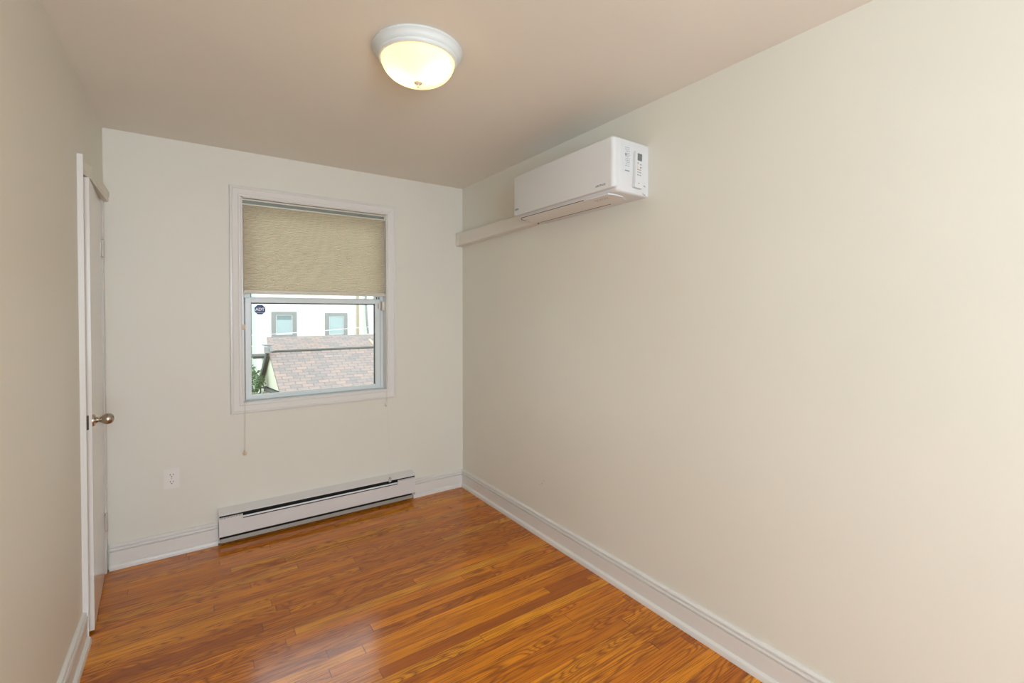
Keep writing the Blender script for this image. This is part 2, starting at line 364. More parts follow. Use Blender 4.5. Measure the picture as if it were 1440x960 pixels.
# octagonal alarm sticker behind the glass
st = tag(empty('alarm_sticker', (.763, jy + .017, 1.447)), 'small navy octagonal alarm sticker in the upper left of the window glass', 'sticker')
def octo(cx, cz, rx, rz, y): return [(cx + rx*math.cos(PI/8 + k*PI/4)/math.cos(PI/8)*.94, y, cz + rz*math.sin(PI/8 + k*PI/4)/math.cos(PI/8)*.94) for k in range(8)]
sy_ = jy + .0178
c = MB(); c.prism([(p[0], p[2]) for p in octo(.763, 1.447, .0335, .0335, 0)], lambda a, z: (a, sy_ - .0004, z), lambda a, z: (a, sy_, z)); c.build('sticker_face', M['navy'], st)
MX = lambda x, y, z: Matrix.Translation((x, y, z)) @ Matrix.Rotation(PI/2, 4, 'X')
text_mesh('sticker_lettering', 'ADT', .026, MX(.763, sy_ - .0008, 1.448), M['white'], st, .0002, 1.0, .0012)
c = MB(); c.prism([(.740, 1.4265), (.786, 1.4265), (.782, 1.4305), (.744, 1.4305)], lambda a, z: (a, sy_ - .0007, z), lambda a, z: (a, sy_ - .0004, z)); c.build('sticker_band', M['palegrey'], st)

# ------------------------------------------------------------------ cellular shade
bl = tag(empty('cellular_shade', (1.12, D + .02, 1.545)), 'tan pleated cellular shade half lowered over the window', 'window shade')
def shade_mat():
    m = bpy.data.materials.new('tan_pleated_fabric'); m.use_nodes = True; t = m.node_tree; t.nodes.clear()
    out = t.nodes.new('ShaderNodeOutputMaterial'); mx = t.nodes.new('ShaderNodeMixShader'); df = t.nodes.new('ShaderNodeBsdfDiffuse'); tl = t.nodes.new('ShaderNodeBsdfTranslucent')
    tc = t.nodes.new('ShaderNodeNewGeometry'); mp = t.nodes.new('ShaderNodeVectorMath'); mp.operation = 'MULTIPLY'; mp.inputs[1].default_value = (60, 60, 900)
    nz = t.nodes.new('ShaderNodeTexNoise'); nz.inputs['Scale'].default_value = 1; nz.inputs['Detail'].default_value = 3
    rp = t.nodes.new('ShaderNodeValToRGB'); rp.color_ramp.elements[0].position = .3; rp.color_ramp.elements[0].color = (.70, .63, .51, 1); rp.color_ramp.elements[1].position = .7; rp.color_ramp.elements[1].color = (.84, .76, .64, 1)
    t.links.new(tc.outputs['Position'], mp.inputs[0]); t.links.new(mp.outputs[0], nz.inputs['Vector']); t.links.new(nz.outputs[0], rp.inputs[0]); t.links.new(rp.outputs[0], df.inputs[0])
    tl.inputs[0].default_value = (.94, .88, .77, 1); mx.inputs[0].default_value = .60
    t.links.new(df.outputs[0], mx.inputs[1]); t.links.new(tl.outputs[0], mx.inputs[2]); t.links.new(mx.outputs[0], out.inputs[0]); return m
M['shade'] = shade_mat()
BX0, BX1 = .660, 1.583
c = MB(); n = 54; ztop, zbot = 2.112, 1.570; yf = D + .018
for sgn, nm in ((1, 'front'),):
    prev = None
    for i in range(2*n + 1):
        z = ztop + (zbot - ztop)*i/(2*n); y = yf + (0 if i % 2 else .0055)
        a, d = c.bm.verts.new((BX0 + .004, y, z)), c.bm.verts.new((BX1 - .004, y, z))
        if prev: c.bm.faces.new((prev[0], prev[1], d, a))
        prev = (a, d)
c.build('pleated_fabric', M['shade'], bl)
c = MB(); prev = None
for i in range(2*n + 1):
    z = ztop + (zbot - ztop)*i/(2*n); y = yf + .022 + (.0055 if i % 2 else 0)
    a, d = c.bm.verts.new((BX0 + .004, y, z)), c.bm.verts.new((BX1 - .004, y, z))
    if prev: c.bm.faces.new((prev[0], prev[1], d, a))
    prev = (a, d)
c.build('rear_fabric', M['shade'], bl)
c = MB(); c.box((BX0 - .001, yf - .008, 2.1395), (BX1 + .001, yf + .034, 2.1500), .002); c.box((BX0 - .001, yf - .008, 2.110), (BX1 + .001, yf + .034, 2.1195), .002); c.box((BX0 - .001, yf + .030, 2.117), (BX1 + .001, yf + .034, 2.141)); hr = c.build('headrail', M['rail'], bl, True)
c = MB(); c.box((BX0, yf + .002, 2.119), (BX1 - .006, yf + .03, 2.140)); c.build('rail_groove', M['groove'], hr)
c = MB(); c.box((BX1 - .012, yf - .0065, 2.107), (BX1 + .004, yf + .033, 2.1505), .002); c.build('end_cap', M['rail'], hr)
c = MB(); c.box((BX0 - .004, yf - .006, 1.548), (BX1 + .003, yf + .030, 1.5575), .002); c.box((BX0 - .002, yf - .002, 1.5570), (BX1 + .002, yf + .026, 1.571), .002); c.build('bottom_rail', M['rail'], bl, True)
c = MB(); c.tube([(BX0 + .008, yf - .004, 2.11), (BX0 + .009, yf - .004, 1.8), (BX0 + .007, yf - .004, 1.555), (.665, D - .012, 1.34), (.664, D - .030, .86), (.663, D - .030, .70), (.6615, D - .030, .555)], .0011, 8); c.build('cord', M['cord'], bl, True)
c = MB(); c.tube([(BX1 - .010, yf - .004, 2.11), (BX1 - .010, yf - .004, 1.56)], .0022, 8); c.build('cord', M['clear'], bl, True)
c = MB(); c.tube([(BX1 - .002, yf - .003, 2.11), (BX1 - .002, yf - .003, 1.56), (1.582, D - .012, 1.2), (1.573, D - .026, .9), (1.571, D - .026, .745)], .0009, 6); c.tube([(1.5765, D - .024, .87), (1.577, D - .026, .745)], .0009, 6); c.build('cord', M['ivory'], bl, True)
c = MB(); c.box((.655, D - .012, 1.318), (.672, D + .004, 1.352), .003); c.build('cord_stop', M['beige'], bl, True)
def tassel(x, y, z, mm, s=1.0):
    c = MB(); c.lathe([(0, .020*s), (.003*s, .020*s), (.0055*s, .014*s), (.0095*s, .004*s), (.0105*s, -.004*s), (.0085*s, -.010*s), (.005*s, -.012*s), (0, -.0125*s)], 20, Matrix.Translation((x, y, z))); c.build('tassel', mm, bl, True, 80)
tassel(.6612, D - .030, .542, M['beige'])
tassel(1.573, D - .026, .744, M['ivory'], .9)
c = MB(); c.tube([(1.5735, D - .026, .738), (1.575, D - .060, .5), (1.574, D - .085, .215)], .0006, 6); c.build('cord', M['ivory'], bl, True)
tassel(1.574, D - .086, .200, M['clear'], 1.1)

# ------------------------------------------------------------------ duplex outlet
ou = tag(empty('wall_outlet', (.2895, D, .452)), 'ivory duplex outlet on the back wall left of the window', 'outlet')
c = MB(); c.prism([(x + .2895, z + .452) for x, z in rounded(.074, .118, .005)], lambda x, z: (x, D, z), lambda x, z: (x, D - .0045, z))
c.prism([(x + .2895, z + .452) for x, z in rounded(.068, .112, .004)], lambda x, z: (x, D - .0045, z), lambda x, z: (x, D - .0065, z)); c.build('cover_plate', M['outlet'], ou)
for dz in (.0205, -.0205):
    c = MB(); prof = [(max(-.0165, min(.0165, .0185*math.cos(t))) + .2895, .452 + dz + .0150*math.sin(t)) for t in [2*PI*k/28 for k in range(28)]]
    c.prism(prof, lambda x, z: (x, D - .005, z), lambda x, z: (x, D - .0078, z)); rc = c.build('receptacle', M['outlet'], ou)
    c = MB()
    for sx, hh in ((-.0068, .0045), (.0068, .0038)): c.box((.2895 + sx - .0013, D - .0083, .452 + dz + .003 - hh), (.2895 + sx + .0013, D - .0077, .452 + dz + .003 + hh))
    c.prism([(.2895 + .0027*math.cos(t), .452 + dz - .0085 + .0027*math.sin(t)) for t in [2*PI*k/12 for k in range(12)]], lambda x, z: (x, D - .0077, z), lambda x, z: (x, D - .0083, z))
    c.build('slots', M['dark'], rc)
c = MB(); c.lathe([(0, 0), (.0032, 0), (.003, .0012), (0, .0016)], 16, Matrix.Translation((.2895, D - .0055, .452)) @ Matrix.Rotation(PI/2, 4, 'X')); c.build('screw', M['palegrey'], ou)

# ------------------------------------------------------------------ baseboard heater
hx0, hx1 = .519, 1.776
ht = tag(empty('baseboard_heater', (1.147, D, 0)), 'white electric baseboard heater along the back wall under the window', 'heater')
fy_ = D - .068
c = MB(); c.prism([(0, .012), (.002, .012), (.002, .214), (.010, .2165), (.058, .1965), (.066, .192), (.066, .1885), (.058, .1925), (.010, .2125), (.0, .219)][::-1], lambda d, z: (hx0, D - d, z), lambda d, z: (hx1, D - d, z)); c.build('top_cover', M['heater'], ht)
c = MB(); c.prism([(.062, .150), (.068, .150), (.068, .066), (.066, .060), (.060, .058), (.060, .060), (.0635, .063), (.0645, .068), (.0645, .147), (.062, .147)], lambda d, z: (hx0 + .003, D - d, z), lambda d, z: (hx1 - .003, D - d, z)); c.build('front_panel', M['heater'], ht)
c = MB(); c.box((hx0 + .127, D - .0665, .1555), (hx1 - .137, D - .060, .1655), .0015); c.build('deflector_strip', M['white'], ht)
c = MB()
for i in range(98):
    x = hx0 + .13 + i*(hx1 - hx0 - .27)/97; c.box((x, D - .056, .085), (x + .0012, D - .012, .150))
c.tube([(hx0 + .02, D - .034, .117), (hx1 - .02, D - .034, .117)], .007, 10); fn = c.build('fins', M['fins'], ht)
c = MB(); c.box((hx0 + .004, D - .010, .02), (hx1 - .004, D - .003, .205)); c.build('back_plate', M['dark'], ht)  # near-black plate paints the shade behind the heater's gaps
c = MB(); c.box((hx0 + .006, D - .052, .016), (hx1 - .014, D - .048, .041), .001); c.build('kick_plate', M['heater_grey'], ht)
for (a, d) in ((hx0, hx0 + .126), (hx1 - .136, hx1)):
    c = MB(); c.box((a + .0005, D - .0682, .0605), (d, D - .0640, .1795), .0006); c.box((a if a == hx0 else d - .002, D - .0665, .045), (a + .002 if a == hx0 else d, D, .188))
    ec = c.build('end_cap', M['heater'], ht)
    c = MB(); m_ = 17
    for i in range(m_):
        x = a + .006 + i*(d - a - .014)/(m_ - 1); c.box((x, D - .0688, .170), (x + .0035, D - .0678, .1795))
    c.build('vent_slots', M['grey'] if a == hx0 else M['palegrey'], ec)
    c = MB(); c.box((a + .004, D - .0655, .1795), (d - .002, D - .058, .1865)); c.build('vent_gap_shade', M['dark'], ec)  # dark box paints the shade under the cover

# ------------------------------------------------------------------ wall mounted air conditioner
AY0, AY1, AT, AZ0, AZ1 = 1.500, 2.312, .240, 1.990, 2.240
ac = tag(empty('air_conditioner', (W, (AY0 + AY1)/2, AZ0)), 'white split air conditioner mounted high on the right wall', 'air conditioner')
def arc(cx, cz, r, a0, a1, n=6): return [(cx + r*math.cos(math.radians(a0 + (a1-a0)*i/n)), cz + r*math.sin(math.radians(a0 + (a1-a0)*i/n))) for i in range(n+1)]
# body cross-section (distance off wall, height)
prof = [(0, AZ0 - .004), (.0, AZ1)] + arc(AT - .022 - .010, AZ1 - .012, .012, 90, 0)[:] + [(AT - .020, AZ0 + .026)] + arc(AT - .048, AZ0 + .024, .026, 0, -80, 6) + [(.10, AZ0 - .003)]
def slab(prof, ya, yb, r, name, m, par, smooth=True):
    """extruded along Y with both ends pulled in slightly for a rounded look"""
    c = MB(); cz = sum(p[1] for p in prof)/len(prof); rings = []
    st_ = [(0, r*1.0), (r*.12, r*.58), (r*.30, r*.32), (r*.60, r*.10), (r*1.0, 0)]
    ys = [(ya + a, s) for a, s in st_] + [(yb - a, s) for a, s in reversed(st_)]
    zmin, zmax = min(p[1] for p in prof), max(p[1] for p in prof); dmax = max(p[0] for p in prof)
    for y, s in ys:
        rings.append([c.bm.verts.new((W - (d*(1 - s/dmax) if d > 0 else 0), y, cz + (z - cz)*(1 - 2*s/(zmax - zmin)*.45))) for d, z in prof])
    n = len(prof)
    for A, B in zip(rings, rings[1:]):
        for i in range(n): c.bm.faces.new((A[i], A[(i+1) % n], B[(i+1) % n], B[i]))
    c.bm.faces.new(rings[0][::-1]); c.bm.faces.new(rings[-1])
    return c.build(name, m, par, smooth, 50)
body = slab(prof, AY0, AY1, .020, 'casing', M['ac'], ac)
# separate smooth front panel
fp = [(AT - .030, AZ1 - .0005), (AT - .010, AZ1 - .0005)] + arc(AT - .010, AZ1 - .0105, .010, 90, 0, 5) + [(AT, AZ0 + .020)] + arc(AT - .006, AZ0 + .020, .006, 0, -90, 4) + [(AT - .030, AZ0 + .014)]
slab(fp, AY0 + .001, AY1 - .001, .018, 'front_panel', M['ac'], ac)
ux = lambda d: W - d
zb = AZ0 - .0045
def under(pts, name, m, z0, z1, par):
    c = MB(); c.prism(pts, lambda x, y: (x, y, z0(x)), lambda x, y: (x, y, z1(x))); return c.build(name, m, par)
zu = lambda x: AZ0 - .003 + max(0, (W - x) - .10)/.092*.0015
fl = under([(2.012, 1.580), (2.008, 2.250), (2.030, 2.278), (2.070, 2.292), (2.160, 2.290), (2.160, 1.585), (2.100, 1.560), (2.050, 1.556)], 'louver', M['acvent'], lambda x: zu(x) - .0045 + (.004 if x < 2.02 else 0), lambda x: zu(x) + .006, ac)
c = MB(); c.tube([(2.010, 1.556, zu(2.01) - .001), (2.006, 1.9, zu(2.01) - .001), (2.003, 2.255, zu(2.01) - .001), (2.026, 2.283, zu(2.03) - .003), (2.070, 2.297, zu(2.07) - .003)], .0016, 6); c.build('louver_seam', M['fins'], ac)
c = MB(); c.tube([(2.007, 1.72, zu(2.01) - .003), (2.008, 1.556, zu(2.01) - .003), (2.045, 1.546, zu(2.05) - .004), (2.100, 1.552, zu(2.1) - .003), (2.140, 1.580, zu(2.1) - .002)], .0028, 8); c.build('louver_highlight', M['white'], ac)  # white tube paints the highlight around the louver's near end
c = MB(); c.box((2.157, 1.685, zu(2.15) - .0052), (2.1625, 2.272, zu(2.15) - .0035)); c.build('outlet_slit', M['brown'], ac)  # flat brown strip paints the shade in the slit
c = MB(); c.tube([(2.170, 2.330 - .02, zu(2.15)-.0045), (2.170, 2.322 - .02, zu(2.15)-.0045)], .004, 8); c.build('screw_plug', M['brown'], ac)
c = MB()
for i, L in enumerate((.007, .012, .009, .013, .010, .012)):
    y = 1.600 + i*.0165; c.box((2.046, y, zu(2.05) - .0052), (2.046 + L, y + .007, zu(2.05) - .0044)); c.box((2.066, y + .001, zu(2.05) - .0052), (2.066 + L*.6, y + .006, zu(2.05) - .0044))
c.build('control_icons', M['palegrey'], ac)
FM = lambda y, z: Matrix.Translation((W - AT - .0004, y, z)) @ Matrix.Rotation(-PI/2, 4, 'Z') @ Matrix.Rotation(PI/2, 4, 'X')
text_mesh('front_lettering', 'AIRSTAGE', .0135, FM(1.582, 2.026), M['grey'], ac, .0002, 1.1, .0002)
text_mesh('maker_lettering', 'FUJITSU', .0125, FM(2.272, 2.038), M['grey'], ac, .0002, .85, .0004)
# near side face: printed label, cover latch marks
YS = AY0 - .0003
def sbox(x0, z0, x1, z1, c, d=.0006): c.box((x0, YS - d, z0), (x1, YS, z1))
c = MB(); sbox(2.040, 2.078, 2.092, 2.206, c, .0004); lb = c.build('spec_label', M['label'], ac)
c = MB()
c.prism([(2.0645 + .006*math.cos(t), 2.166 + .007*math.sin(t)) for t in [2*PI*k/14 for k in range(14)]], lambda x, z: (x, YS - .0009, z), lambda x, z: (x, YS - .0004, z))
c.build('label_mark', M['grey'], lb)
c = MB(); rr = random.Random(3)
for i in range(11):
    z = 2.197 - i*.0085
    if 2.158 < z < 2.174: x0_ = 2.074
    else: x0_ = 2.058 + rr.random()*.006
    x = x0_
    while x < 2.089:
        w_ = .003 + rr.random()*.007; c.box((x, YS - .0009, z), (min(x + w_, 2.090), YS - .0004, z + .0032)); x += w_ + .003
c.build('label_print', mat('label_print_grey', (.36, .38, .40), .6), lb)
c = MB(); c.box((2.058, YS - .001, 2.0885), (2.089, YS - .0004, 2.0935)); c.build('label_wordmark', M['grey'], lb)
c = MB(); c.tube([(2.180, YS, 2.033), (2.186, YS, 2.0375), (2.196, YS, 2.0375), (2.202, YS, 2.033)], .0016, 6); c.build('cover_notch', M['grey'], ac); c = MB(); c.tube([(2.182, YS, 2.000), (2.192, YS, 1.996), (2.202, YS, 1.9945)], .0016, 6); c.build('cover_notch', M['grey'], ac)

# remote control in its holder on the side of the unit
rc = tag(empty('remote_control', (2.141, AY0, 2.015)), 'white remote control clipped to the side of the air conditioner', 'remote control')
rc_tilt = Matrix.Translation((2.139, 0, 2.104)) @ Matrix.Rotation(math.radians(2.0), 4, 'Y')
def rprism(pts, ya, yb, name, m, par, smooth=False):
    c = MB(); c.prism(pts, lambda x, z: tuple(rc_tilt @ Vector((x, ya, z))), lambda x, z: tuple(rc_tilt @ Vector((x, yb, z)))); return c.build(name, m, par, smooth)
rb = rprism(rounded(.052, .174, .010), AY0 - .001, AY0 - .014, 'remote_body', M['ac'], rc)
rprism(rounded(.046, .168, .009), AY0 - .014, AY0 - .0165, 'remote_face', M['ac'], rc)
rprism([(x, z - .078) for x, z in rounded(.058, .020, .006)], AY0 - .0005, AY0 - .018, 'holder', M['ac'], rc)
rprism([(x + .002, z + .058) for x, z in rounded(.031, .034, .002)], AY0 - .0162, AY0 - .0172, 'display', M['lcd'], rb)
def rbuttons(items, m, name):
    for x, z, w_, h_ in items:
        c = MB(); c.prism([(x + a, z + q) for a, q in rounded(w_, h_, min(w_, h_)*.4, 3)], lambda x, z: tuple(rc_tilt @ Vector((x, AY0 - .0162, z))), lambda x, z: tuple(rc_tilt @ Vector((x, AY0 - .0174, z)))); c.build(name, m, rb)
rbuttons([(-.009, .028, .012, .012)], M['palegrey'], 'power_button')
rbuttons([(.010, .024, .010, .004), (.010, .010, .010, .006)] + [(-.010 + k*.010, zz, .006, .005) for zz in (-.002, -.014, -.027) for k in range(3)] + [(0, -.066, .008, .005)], M['grey'], 'button')
rbuttons([(-.010, .010, .011, .014)], mat('peach_button', (.82, .62, .42), .4), 'mode_button')

# line-set cover running from the unit to the corner
du = tag(empty('duct_cover', (W, 2.85, 1.968)), 'long beige pipe cover on the right wall between corner and air conditioner', 'duct cover')
dp = [(0, 1.966), (.046, 1.966)] + arc(.046, 1.980, .014, -90, 0, 5) + [(.060, 2.060)] + arc(.050, 2.062, .010, 0, 90, 5) + [(0, 2.072)]
M['duct'] = mat('painted_duct', (.80, .745, .665), .42)
c = MB(); c.prism(dp, lambda d, z: (W - d*.98, 2.3135, z + max(0, (2.01 - z)/.044)*.0235), lambda d, z: (W - d, D - .030, z)); c.build('cover', M['duct'], du, True, 40)
dp2 = [(d*1.04, z + (.0012 if z > 2.02 else -.0012)) for d, z in dp]
c = MB(); c.prism(dp2, lambda d, z: (W - d, D - .050, z), lambda d, z: (W - d, D - .0003, z)); c.build('wall_flange', M['duct'], du, True, 40)

# ------------------------------------------------------------------ flush ceiling lamp (lit)
LX, LY = 1.124, 1.708
lm = tag(empty('ceiling_lamp', (LX, LY, CH)), 'lit flush ceiling lamp with frosted bowl and white rim', 'ceiling lamp')
LMt = Matrix.Translation((LX, LY, CH))
c = MB(); c.lathe([(0, 0), (.168, 0), (.1705, -.003), (.1705, -.008), (.166, -.011), (.160, -.022), (.156, -.030), (.151, -.033), (.152, -.037), (.149, -.043), (.143, -.046), (.139, -.0455), (.138, -.040), (.138, -.020), (0, -.018)], 72, LMt); c.build('rim', M['pan'], lm, True, 50)
def bowl_mat():
    m = bpy.data.materials.new('frosted_lamp_glass'); m.use_nodes = True; t = m.node_tree; t.nodes.clear()
    out = t.nodes.new('ShaderNodeOutputMaterial'); tl = t.nodes.new('ShaderNodeBsdfTranslucent'); df = t.nodes.new('ShaderNodeBsdfPrincipled'); mx = t.nodes.new('ShaderNodeMixShader')
    tl.inputs[0].default_value = (.120, .104, .074, 1); df.inputs['Base Color'].default_value = (.85, .78, .62, 1); df.inputs['Roughness'].default_value = .25; mx.inputs[0].default_value = .7
    em = t.nodes.new('ShaderNodeEmission'); em.inputs[0].default_value = (1.0, .62, .25, 1); em.inputs[1].default_value = .35; ad = t.nodes.new('ShaderNodeAddShader')
    t.links.new(df.outputs[0], mx.inputs[1]); t.links.new(tl.outputs[0], mx.inputs[2]); t.links.new(mx.outputs[0], ad.inputs[0]); t.links.new(em.outputs[0], ad.inputs[1]); t.links.new(ad.outputs[0], out.inputs[0]); return m
M['bowl'] = bowl_mat()
bp = [(.1385, -.042)]
for i in range(1, 15):
    a = i/14*PI/2; bp.append((.1385*math.cos(a)**.85 if i < 14 else 0, -.042 - .082*math.sin(a)))
c = MB(); c.lathe(bp, 72, LMt); c.build('glass_bowl', M['bowl'], lm, True, 180)
c = MB(); c.lathe([(0, -.1185), (.015, -.121), (.0165, -.1235), (.014, -.127), (.008, -.129), (.0045, -.131), (.0048, -.135), (.0062, -.138), (.0045, -.142), (0, -.1435)], 28, LMt); c.build('finial', M['rail'], lm, True, 60)
bm_ = bpy.data.materials.new('bulb_glow'); bm_.use_nodes = True; bm_.node_tree.nodes['Principled BSDF'].inputs['Emission Color'].default_value = (1, .82, .55, 1); bm_.node_tree.nodes['Principled BSDF'].inputs['Emission Strength'].default_value = 3
for dx, dy in ((-.050, .026), (.038, -.058)):
    c = MB(); c.lathe([(0, -.032), (.020, -.036), (.028, -.046), (.029, -.056), (.024, -.068), (.012, -.076), (0, -.078)], 24, Matrix.Translation((LX + dx, LY + dy, CH + .012))); c.build('bulb', bm_, lm, True)
    pl = bpy.data.lights.new('bulb_light', 'POINT'); pl.energy = LAMP_W; pl.color = (1, .78, .40); pl.shadow_soft_size = .012
    po = bpy.data.objects.new('bulb_light', pl); COL.objects.link(po); po.location = (LX + dx, LY + dy, CH - .086)

# ------------------------------------------------------------------ outside
GZ = -3.2
def shingle_mat():
    m = mat('weathered_roof_shingles', (.4, .33, .3), .85); g = G(m); tc = g.n.new('ShaderNodeTexCoord')
    bt = g.n.new('ShaderNodeTexBrick'); bt.inputs['Scale'].default_value = 1; bt.inputs['Brick Width'].default_value = .27; bt.inputs['Row Height'].default_value = .15; bt.inputs['Mortar Size'].default_value = .012; bt.inputs['Bias'].default_value = 0; bt.offset = .5
    g.link(tc.outputs['UV'], bt.inputs['Vector'])
    bt.inputs['Color1'].default_value = (.34, .22, .175, 1); bt.inputs['Color2'].default_value = (.17, .148, .140, 1); bt.inputs['Mortar'].default_value = (.105, .085, .075, 1)
    p = g.pos(); n1 = g.ramp(g.noise(p, 3.2, 3), [(.35, (.27, .20, .165)), (.65, (.20, .168, .16))])
    g.link(g.mix(.38, bt.outputs[0], n1), g.b.inputs['Base Color']); g.bump(bt.outputs[1], -.5, .02); return m
M['shingle'] = shingle_mat()
M['house'] = mat('white_stucco', (.74, .71, .62), .8)
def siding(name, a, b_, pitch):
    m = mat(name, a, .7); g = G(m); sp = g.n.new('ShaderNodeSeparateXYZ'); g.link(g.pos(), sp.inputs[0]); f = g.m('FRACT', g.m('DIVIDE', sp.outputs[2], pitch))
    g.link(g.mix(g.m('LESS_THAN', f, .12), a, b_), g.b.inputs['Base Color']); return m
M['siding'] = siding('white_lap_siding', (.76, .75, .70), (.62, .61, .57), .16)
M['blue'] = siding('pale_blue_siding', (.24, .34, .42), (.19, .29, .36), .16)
M['hframe'] = mat('taupe_window_frame', (.25, .235, .23), .7)
M['hpane'] = mat('dull_blue_pane', (.18, .22, .22), .2)
M['hshade'] = mat('pale_roller_shade', (.36, .42, .42), .6)
M['cream'] = mat('cream_gable_stucco', (.60, .57, .43), .8)
M['rake'] = mat('dark_rake_board', (.065, .065, .05), .7)
M['tan'] = mat('weathered_fence_board', (.20, .18, .10), .8)
M['rust'] = mat('rusty_pipe', (.40, .30, .21), .6)
M['pgrey'] = mat('grey_pipe', (.27, .25, .24), .6)
M['wire'] = mat('pale_wire', (.75, .75, .72), .6)
def grass_mat():
    m = mat('grass_and_dirt', (.2, .25, .1), .9); g = G(m); g.link(g.ramp(g.noise(g.pos(), 1.5, 4), [(.35, (.14, .20, .08)), (.65, (.32, .30, .18))]), g.b.inputs['Base Color']); return m
c = MB(); c.box((-40, D + .2, GZ - .2), (60, 80, GZ)); struct(c.build('ground', grass_mat()), 'yard behind the house')
# own facade below the window would stand outside: omitted, not visible

nh = tag(empty('neighbor_house', (5, 24, GZ)), 'white house wall with two framed windows seen through the window', 'house')
c = MB(); c.box((2.55, 22, GZ), (6.98, 30, 5.2)); hw = c.build('wall', M['house'], nh)
c = MB(); c.box((6.98, 21.97, GZ), (12.5, 30, 5.2)); c.build('siding_wall', M['siding'], nh)
c = MB(); c.box((2.56, 21.6, 5.2), (12.8, 30.4, 5.45)); c.build('roof', M['rake'], nh)
for (x0, x1, z0, z1, sh) in ((3.10, 4.07, .415, 1.47, 0), (5.24, 6.20, .365, 1.42, 1)):
    c = rect_bars(x0, x1, z0, z1, .17, .17, .08, .14, 21.93, 22.0, .004); wf = c.build('window', M['hframe'], nh)
    c = rect_bars(x0 + .17, x1 - .17, z0 + .08, z1 - .14, .02, .02, .02, .02, 21.95, 22.0, 0); c.build('sash', M['siding'], wf)
    c = MB(); c.box((x0 + .19, 21.975, z0 + .09), (x1 - .19, 21.999, z1 - .15)); c.build('pane', M['hpane'], wf)
    c = MB(); c.box((x0 + .2, 21.968, z0 + .10), (x1 - .2, 21.975, z1 - (.35 if sh == 0 else .17))); c.build('roller_shade', M['hshade'], wf)
c = MB(); c.tube([(6.66, 21.9, 2.6), (6.66, 21.9, .34)], .055, 12); c.build('downspout', M['rust'], nh, True)
c = MB(); c.tube([(7.00, 21.85, 2.6), (7.05, 21.85, 1.2), (7.12, 21.85, .45)], .05, 12); c.build('vent_pipe', M['pgrey'], nh, True)
bh = tag(empty('blue_house', (1.5, 26, GZ)), 'pale blue siding house at the left edge of the window view', 'house')
c = MB(); c.box((-2.0, 24, GZ), (2.52, 30, 5.0)); c.build('wall', M['blue'], bh)
c = MB(); c.box((-2.4, 23.7, 5.0), (2.53, 30, 5.2)); c.build('roof', M['rake'], bh)

def uvquad(name, pts, m, par, thick=.06):
    """roof slope: eave-left, eave-right, ridge-right, ridge-left, with UVs in metres and real thickness"""
    P = [Vector(p) for p in pts]; u = (P[1] - P[0]).normalized(); nrm = u.cross(P[3] - P[0]).normalized(); v = nrm.cross(u)
    me = bpy.data.meshes.new(name); q = P + [p - nrm*thick for p in P]
    me.from_pydata([tuple(p) for p in q], [], [(0, 1, 2, 3), (7, 6, 5, 4), (0, 4, 5, 1), (1, 5, 6, 2), (2, 6, 7, 3), (3, 7, 4, 0)])
    uv = me.uv_layers.new(name='UVMap')
    for L in me.loops:
        p = q[L.vertex_index] - P[0]; uv.data[L.index].uv = (p.dot(u), p.dot(v))
    me.materials.append(m); o = bpy.data.objects.new(name, me); COL.objects.link(o); o.parent = par; o.matrix_parent_inverse = Matrix.Translation(-par.location); return o
gb = tag(empty('gabled_annex', (4.5, 14, GZ)), 'low annex with brown shingle roof and cream gable below the white house', 'building')
RX = 2.11; sl = .82/1.9
uvquad('front_slope', [(RX, 11.7, .345 - 2.8*sl), (9.5, 11.7, .345 - 2.8*sl), (9.5, 14.5, .345), (RX, 14.5, .345)], M['shingle'], gb)
sl2 = .575
uvquad('rear_slope', [(9.5, 16.5, .345 - 2.0*sl2), (RX, 16.5, .345 - 2.0*sl2), (RX, 14.5, .345), (9.5, 14.5, .345)], M['shingle'], gb)
c = MB(); c.prism([(12.65, -.515), (14.5, .275), (16.3, .345 - 1.8*sl2 - .07), (16.2, -.80)], lambda y, z: (RX + .04, y, z), lambda y, z: (RX + .35, y, z)); c.build('gable_wall', M['cream'], gb)
c = MB(); c.box((RX + .3, 11.9, GZ), (9.4, 16.3, -.92)); c.build('lower_wall', M['cream'], gb)
c = MB(); c.prism([(14.45, .36), (14.6, .36), (16.6, .36 - 2.05*sl2), (16.6, .36 - 2.05*sl2 - .15), (14.5, .20)], lambda y, z: (RX - .07, y, z), lambda y, z: (RX - .02, y, z)); c.build('rake_board', M['rake'], gb)
c = MB(); c.box((RX + .06, 14.44, .335), (9.5, 14.56, .362), .006); c.build('ridge_cap', M['rake'], gb)
uvquad('upper_slope', [(2.16, 15.0, .30), (9.5, 15.0, .30), (9.5, 16.4, .665), (2.28, 16.4, .665)], M['shingle'], gb)
c = MB(); c.tube([(4.90 + .12, 14.9, .56), (5.15, 14.5, .30)], .05, 10); c.build('vent_pipe', M['rust'], gb, True)
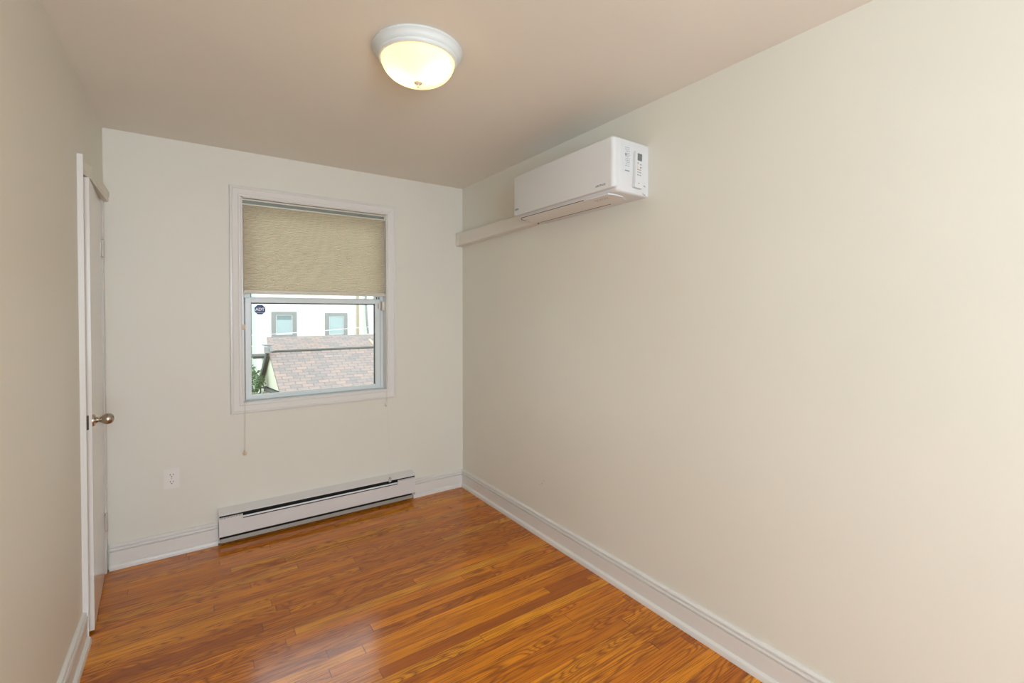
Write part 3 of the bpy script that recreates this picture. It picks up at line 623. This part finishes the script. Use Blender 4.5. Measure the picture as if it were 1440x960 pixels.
# dark little pent roof below the gable
pr = tag(empty('porch_roof', (2.1, 13.2, -1.0)), 'dark shingled porch roof under the cream gable', 'porch roof')
c = MB(); c.prism([(12.0, -1.45), (12.0, -.60), (12.6, -.545), (15.9, -.80), (15.9, -1.45)], lambda y, z: (2.03, y, z), lambda y, z: (RX + .28, y, z)); c.build('roof', mat('dark_wet_shingle', (.07, .07, .055), .8), pr)
c = MB(); c.box((1.965, 14.85, GZ), (2.02, 14.95, -.72)); c.build('post', M['siding'], pr)
sr = tag(empty('shed_roof', (2.0, 17, 0)), 'short dark flat eave beside the annex ridge', 'roof')
c = MB(); c.box((1.93, 16.7, -.02), (2.5, 17.6, .06), .01); c.build('eave', M['rake'], sr); c = MB(); c.box((2.25, 16.9, GZ), (2.5, 17.6, -.02)); c.build('wall', M['house'], sr)
mt = tag(empty('service_box', (2.1, 14.3, .3)), 'pale utility box at the peak of the gable with wires', 'utility box')
c = MB(); c.box((1.98, 14.22, .33), (2.14, 14.38, .54), .01); c.box((1.93, 14.20, .54), (2.20, 14.40, .565), .005); c.build('box', M['hframe'], mt); c = MB(); c.box((2.09, 14.16, .37), (2.18, 14.22, .46), .01); c.build('insulator', M['hframe'], mt)
for pts, lab in (([(.868, 14.0, .62), (2.05, 14.20, .50)], 'short pale wire entering the utility box from the left'), ([(.866, 14.0, .802), (2.9, 14.0, .885), (5.6, 14.0, 1.06)], 'pale wire crossing in front of both far windows'), ([(2.20, 14.1, .40), (9, 14.1, .40)], 'dark wire stretched along the annex ridge'), ([(.87, 14.0, -.70), (1.5, 13.0, -.80), (1.98, 13.0, -.60)], 'pale wire sagging in front of the cream gable')):
    c = MB(); c.tube(pts, .007, 6); tag(c.build('utility_wire', M['rake'] if 'dark' in lab else M['wire'], None, True), lab, 'wire')
pe = tag(empty('utility_pole', (.75, 14.0, GZ)), 'wooden utility pole carrying the yard wires', 'pole')
c = MB(); c.lathe([(0, GZ), (.12, GZ), (.10, 2.2), (0, 2.22)], 20, Matrix.Translation((.75, 14.0, 0))); c.build('shaft', M['tan'], pe, True); c = MB(); c.box((.15, 13.93, 1.9), (1.35, 14.07, 2.0), .01); c.build('crossarm', M['tan'], pe)
# fence and shrub at the far left of the view
fe = tag(empty('board_fence', (1.6, 13.5, GZ)), 'weathered tan board fence below the green shrub', 'fence')
for k in range(9):
    x = 1.35 + k*.085; c = MB(); c.box((x, 13.6 + (k % 2)*.02, GZ), (x + .078, 13.64 + (k % 2)*.02, -.62 - (k % 3)*.02), .004); c.build('board', M['tan'], fe)
c = MB(); c.box((1.3, 13.66, -1.0), (2.15, 13.72, -.9)); c.build('rail', M['tan'], fe); c = MB(); c.box((1.3, 13.66, -2.6), (2.15, 13.72, -2.5)); c.build('rail', M['tan'], fe)
sh = tag(empty('green_shrub', (1.75, 15.2, GZ)), 'leafy green shrub growing beyond the board fence', 'shrub')
lm_ = mat('shrub_leaves', (.22, .36, .14), .7); g = G(lm_); g.link(g.ramp(g.noise(g.pos(), 9, 2), [(.35, (.07, .13, .04)), (.65, (.19, .28, .13))]), g.b.inputs['Base Color'])
c = MB(); rr = random.Random(11)
for i in range(1800):
    a, e_ = rr.random()*2*PI, math.acos(2*rr.random()-1); r = .55*(.6 + .4*rr.random())
    p = Vector((1.55 + r*math.cos(a)*math.sin(e_), 15.2 + r*math.sin(a)*math.sin(e_), -.62 + 1.15*r*math.cos(e_)))
    u = Vector((rr.gauss(0, 1), rr.gauss(0, 1), rr.gauss(0, 1))).normalized()*.045; v = Vector((rr.gauss(0, 1), rr.gauss(0, 1), rr.gauss(0, 1))).normalized()*.03
    c.poly([p - u, p + v, p + u, p - v])
c.build('foliage', lm_, sh); c = MB(); c.tube([(1.55, 15.2, GZ), (1.53, 15.2, -2), (1.56, 15.2, -.7)], .04, 8); c.build('trunk', M['tan'], sh)

# ------------------------------------------------------------------ casing of the opening added behind the camera for the fill light
w2 = struct(empty('added_rear_opening', ((fx0+fx1)/2, R0, fz0)), 'tall opening added behind the viewpoint to let fill light in')
c = MB(); c.frame(fx0 - .06, fx1 + .06, fz0 - .06, fz1 + .06, CP, R0, 1); c.build('casing', M['trim'], w2, True, 30)
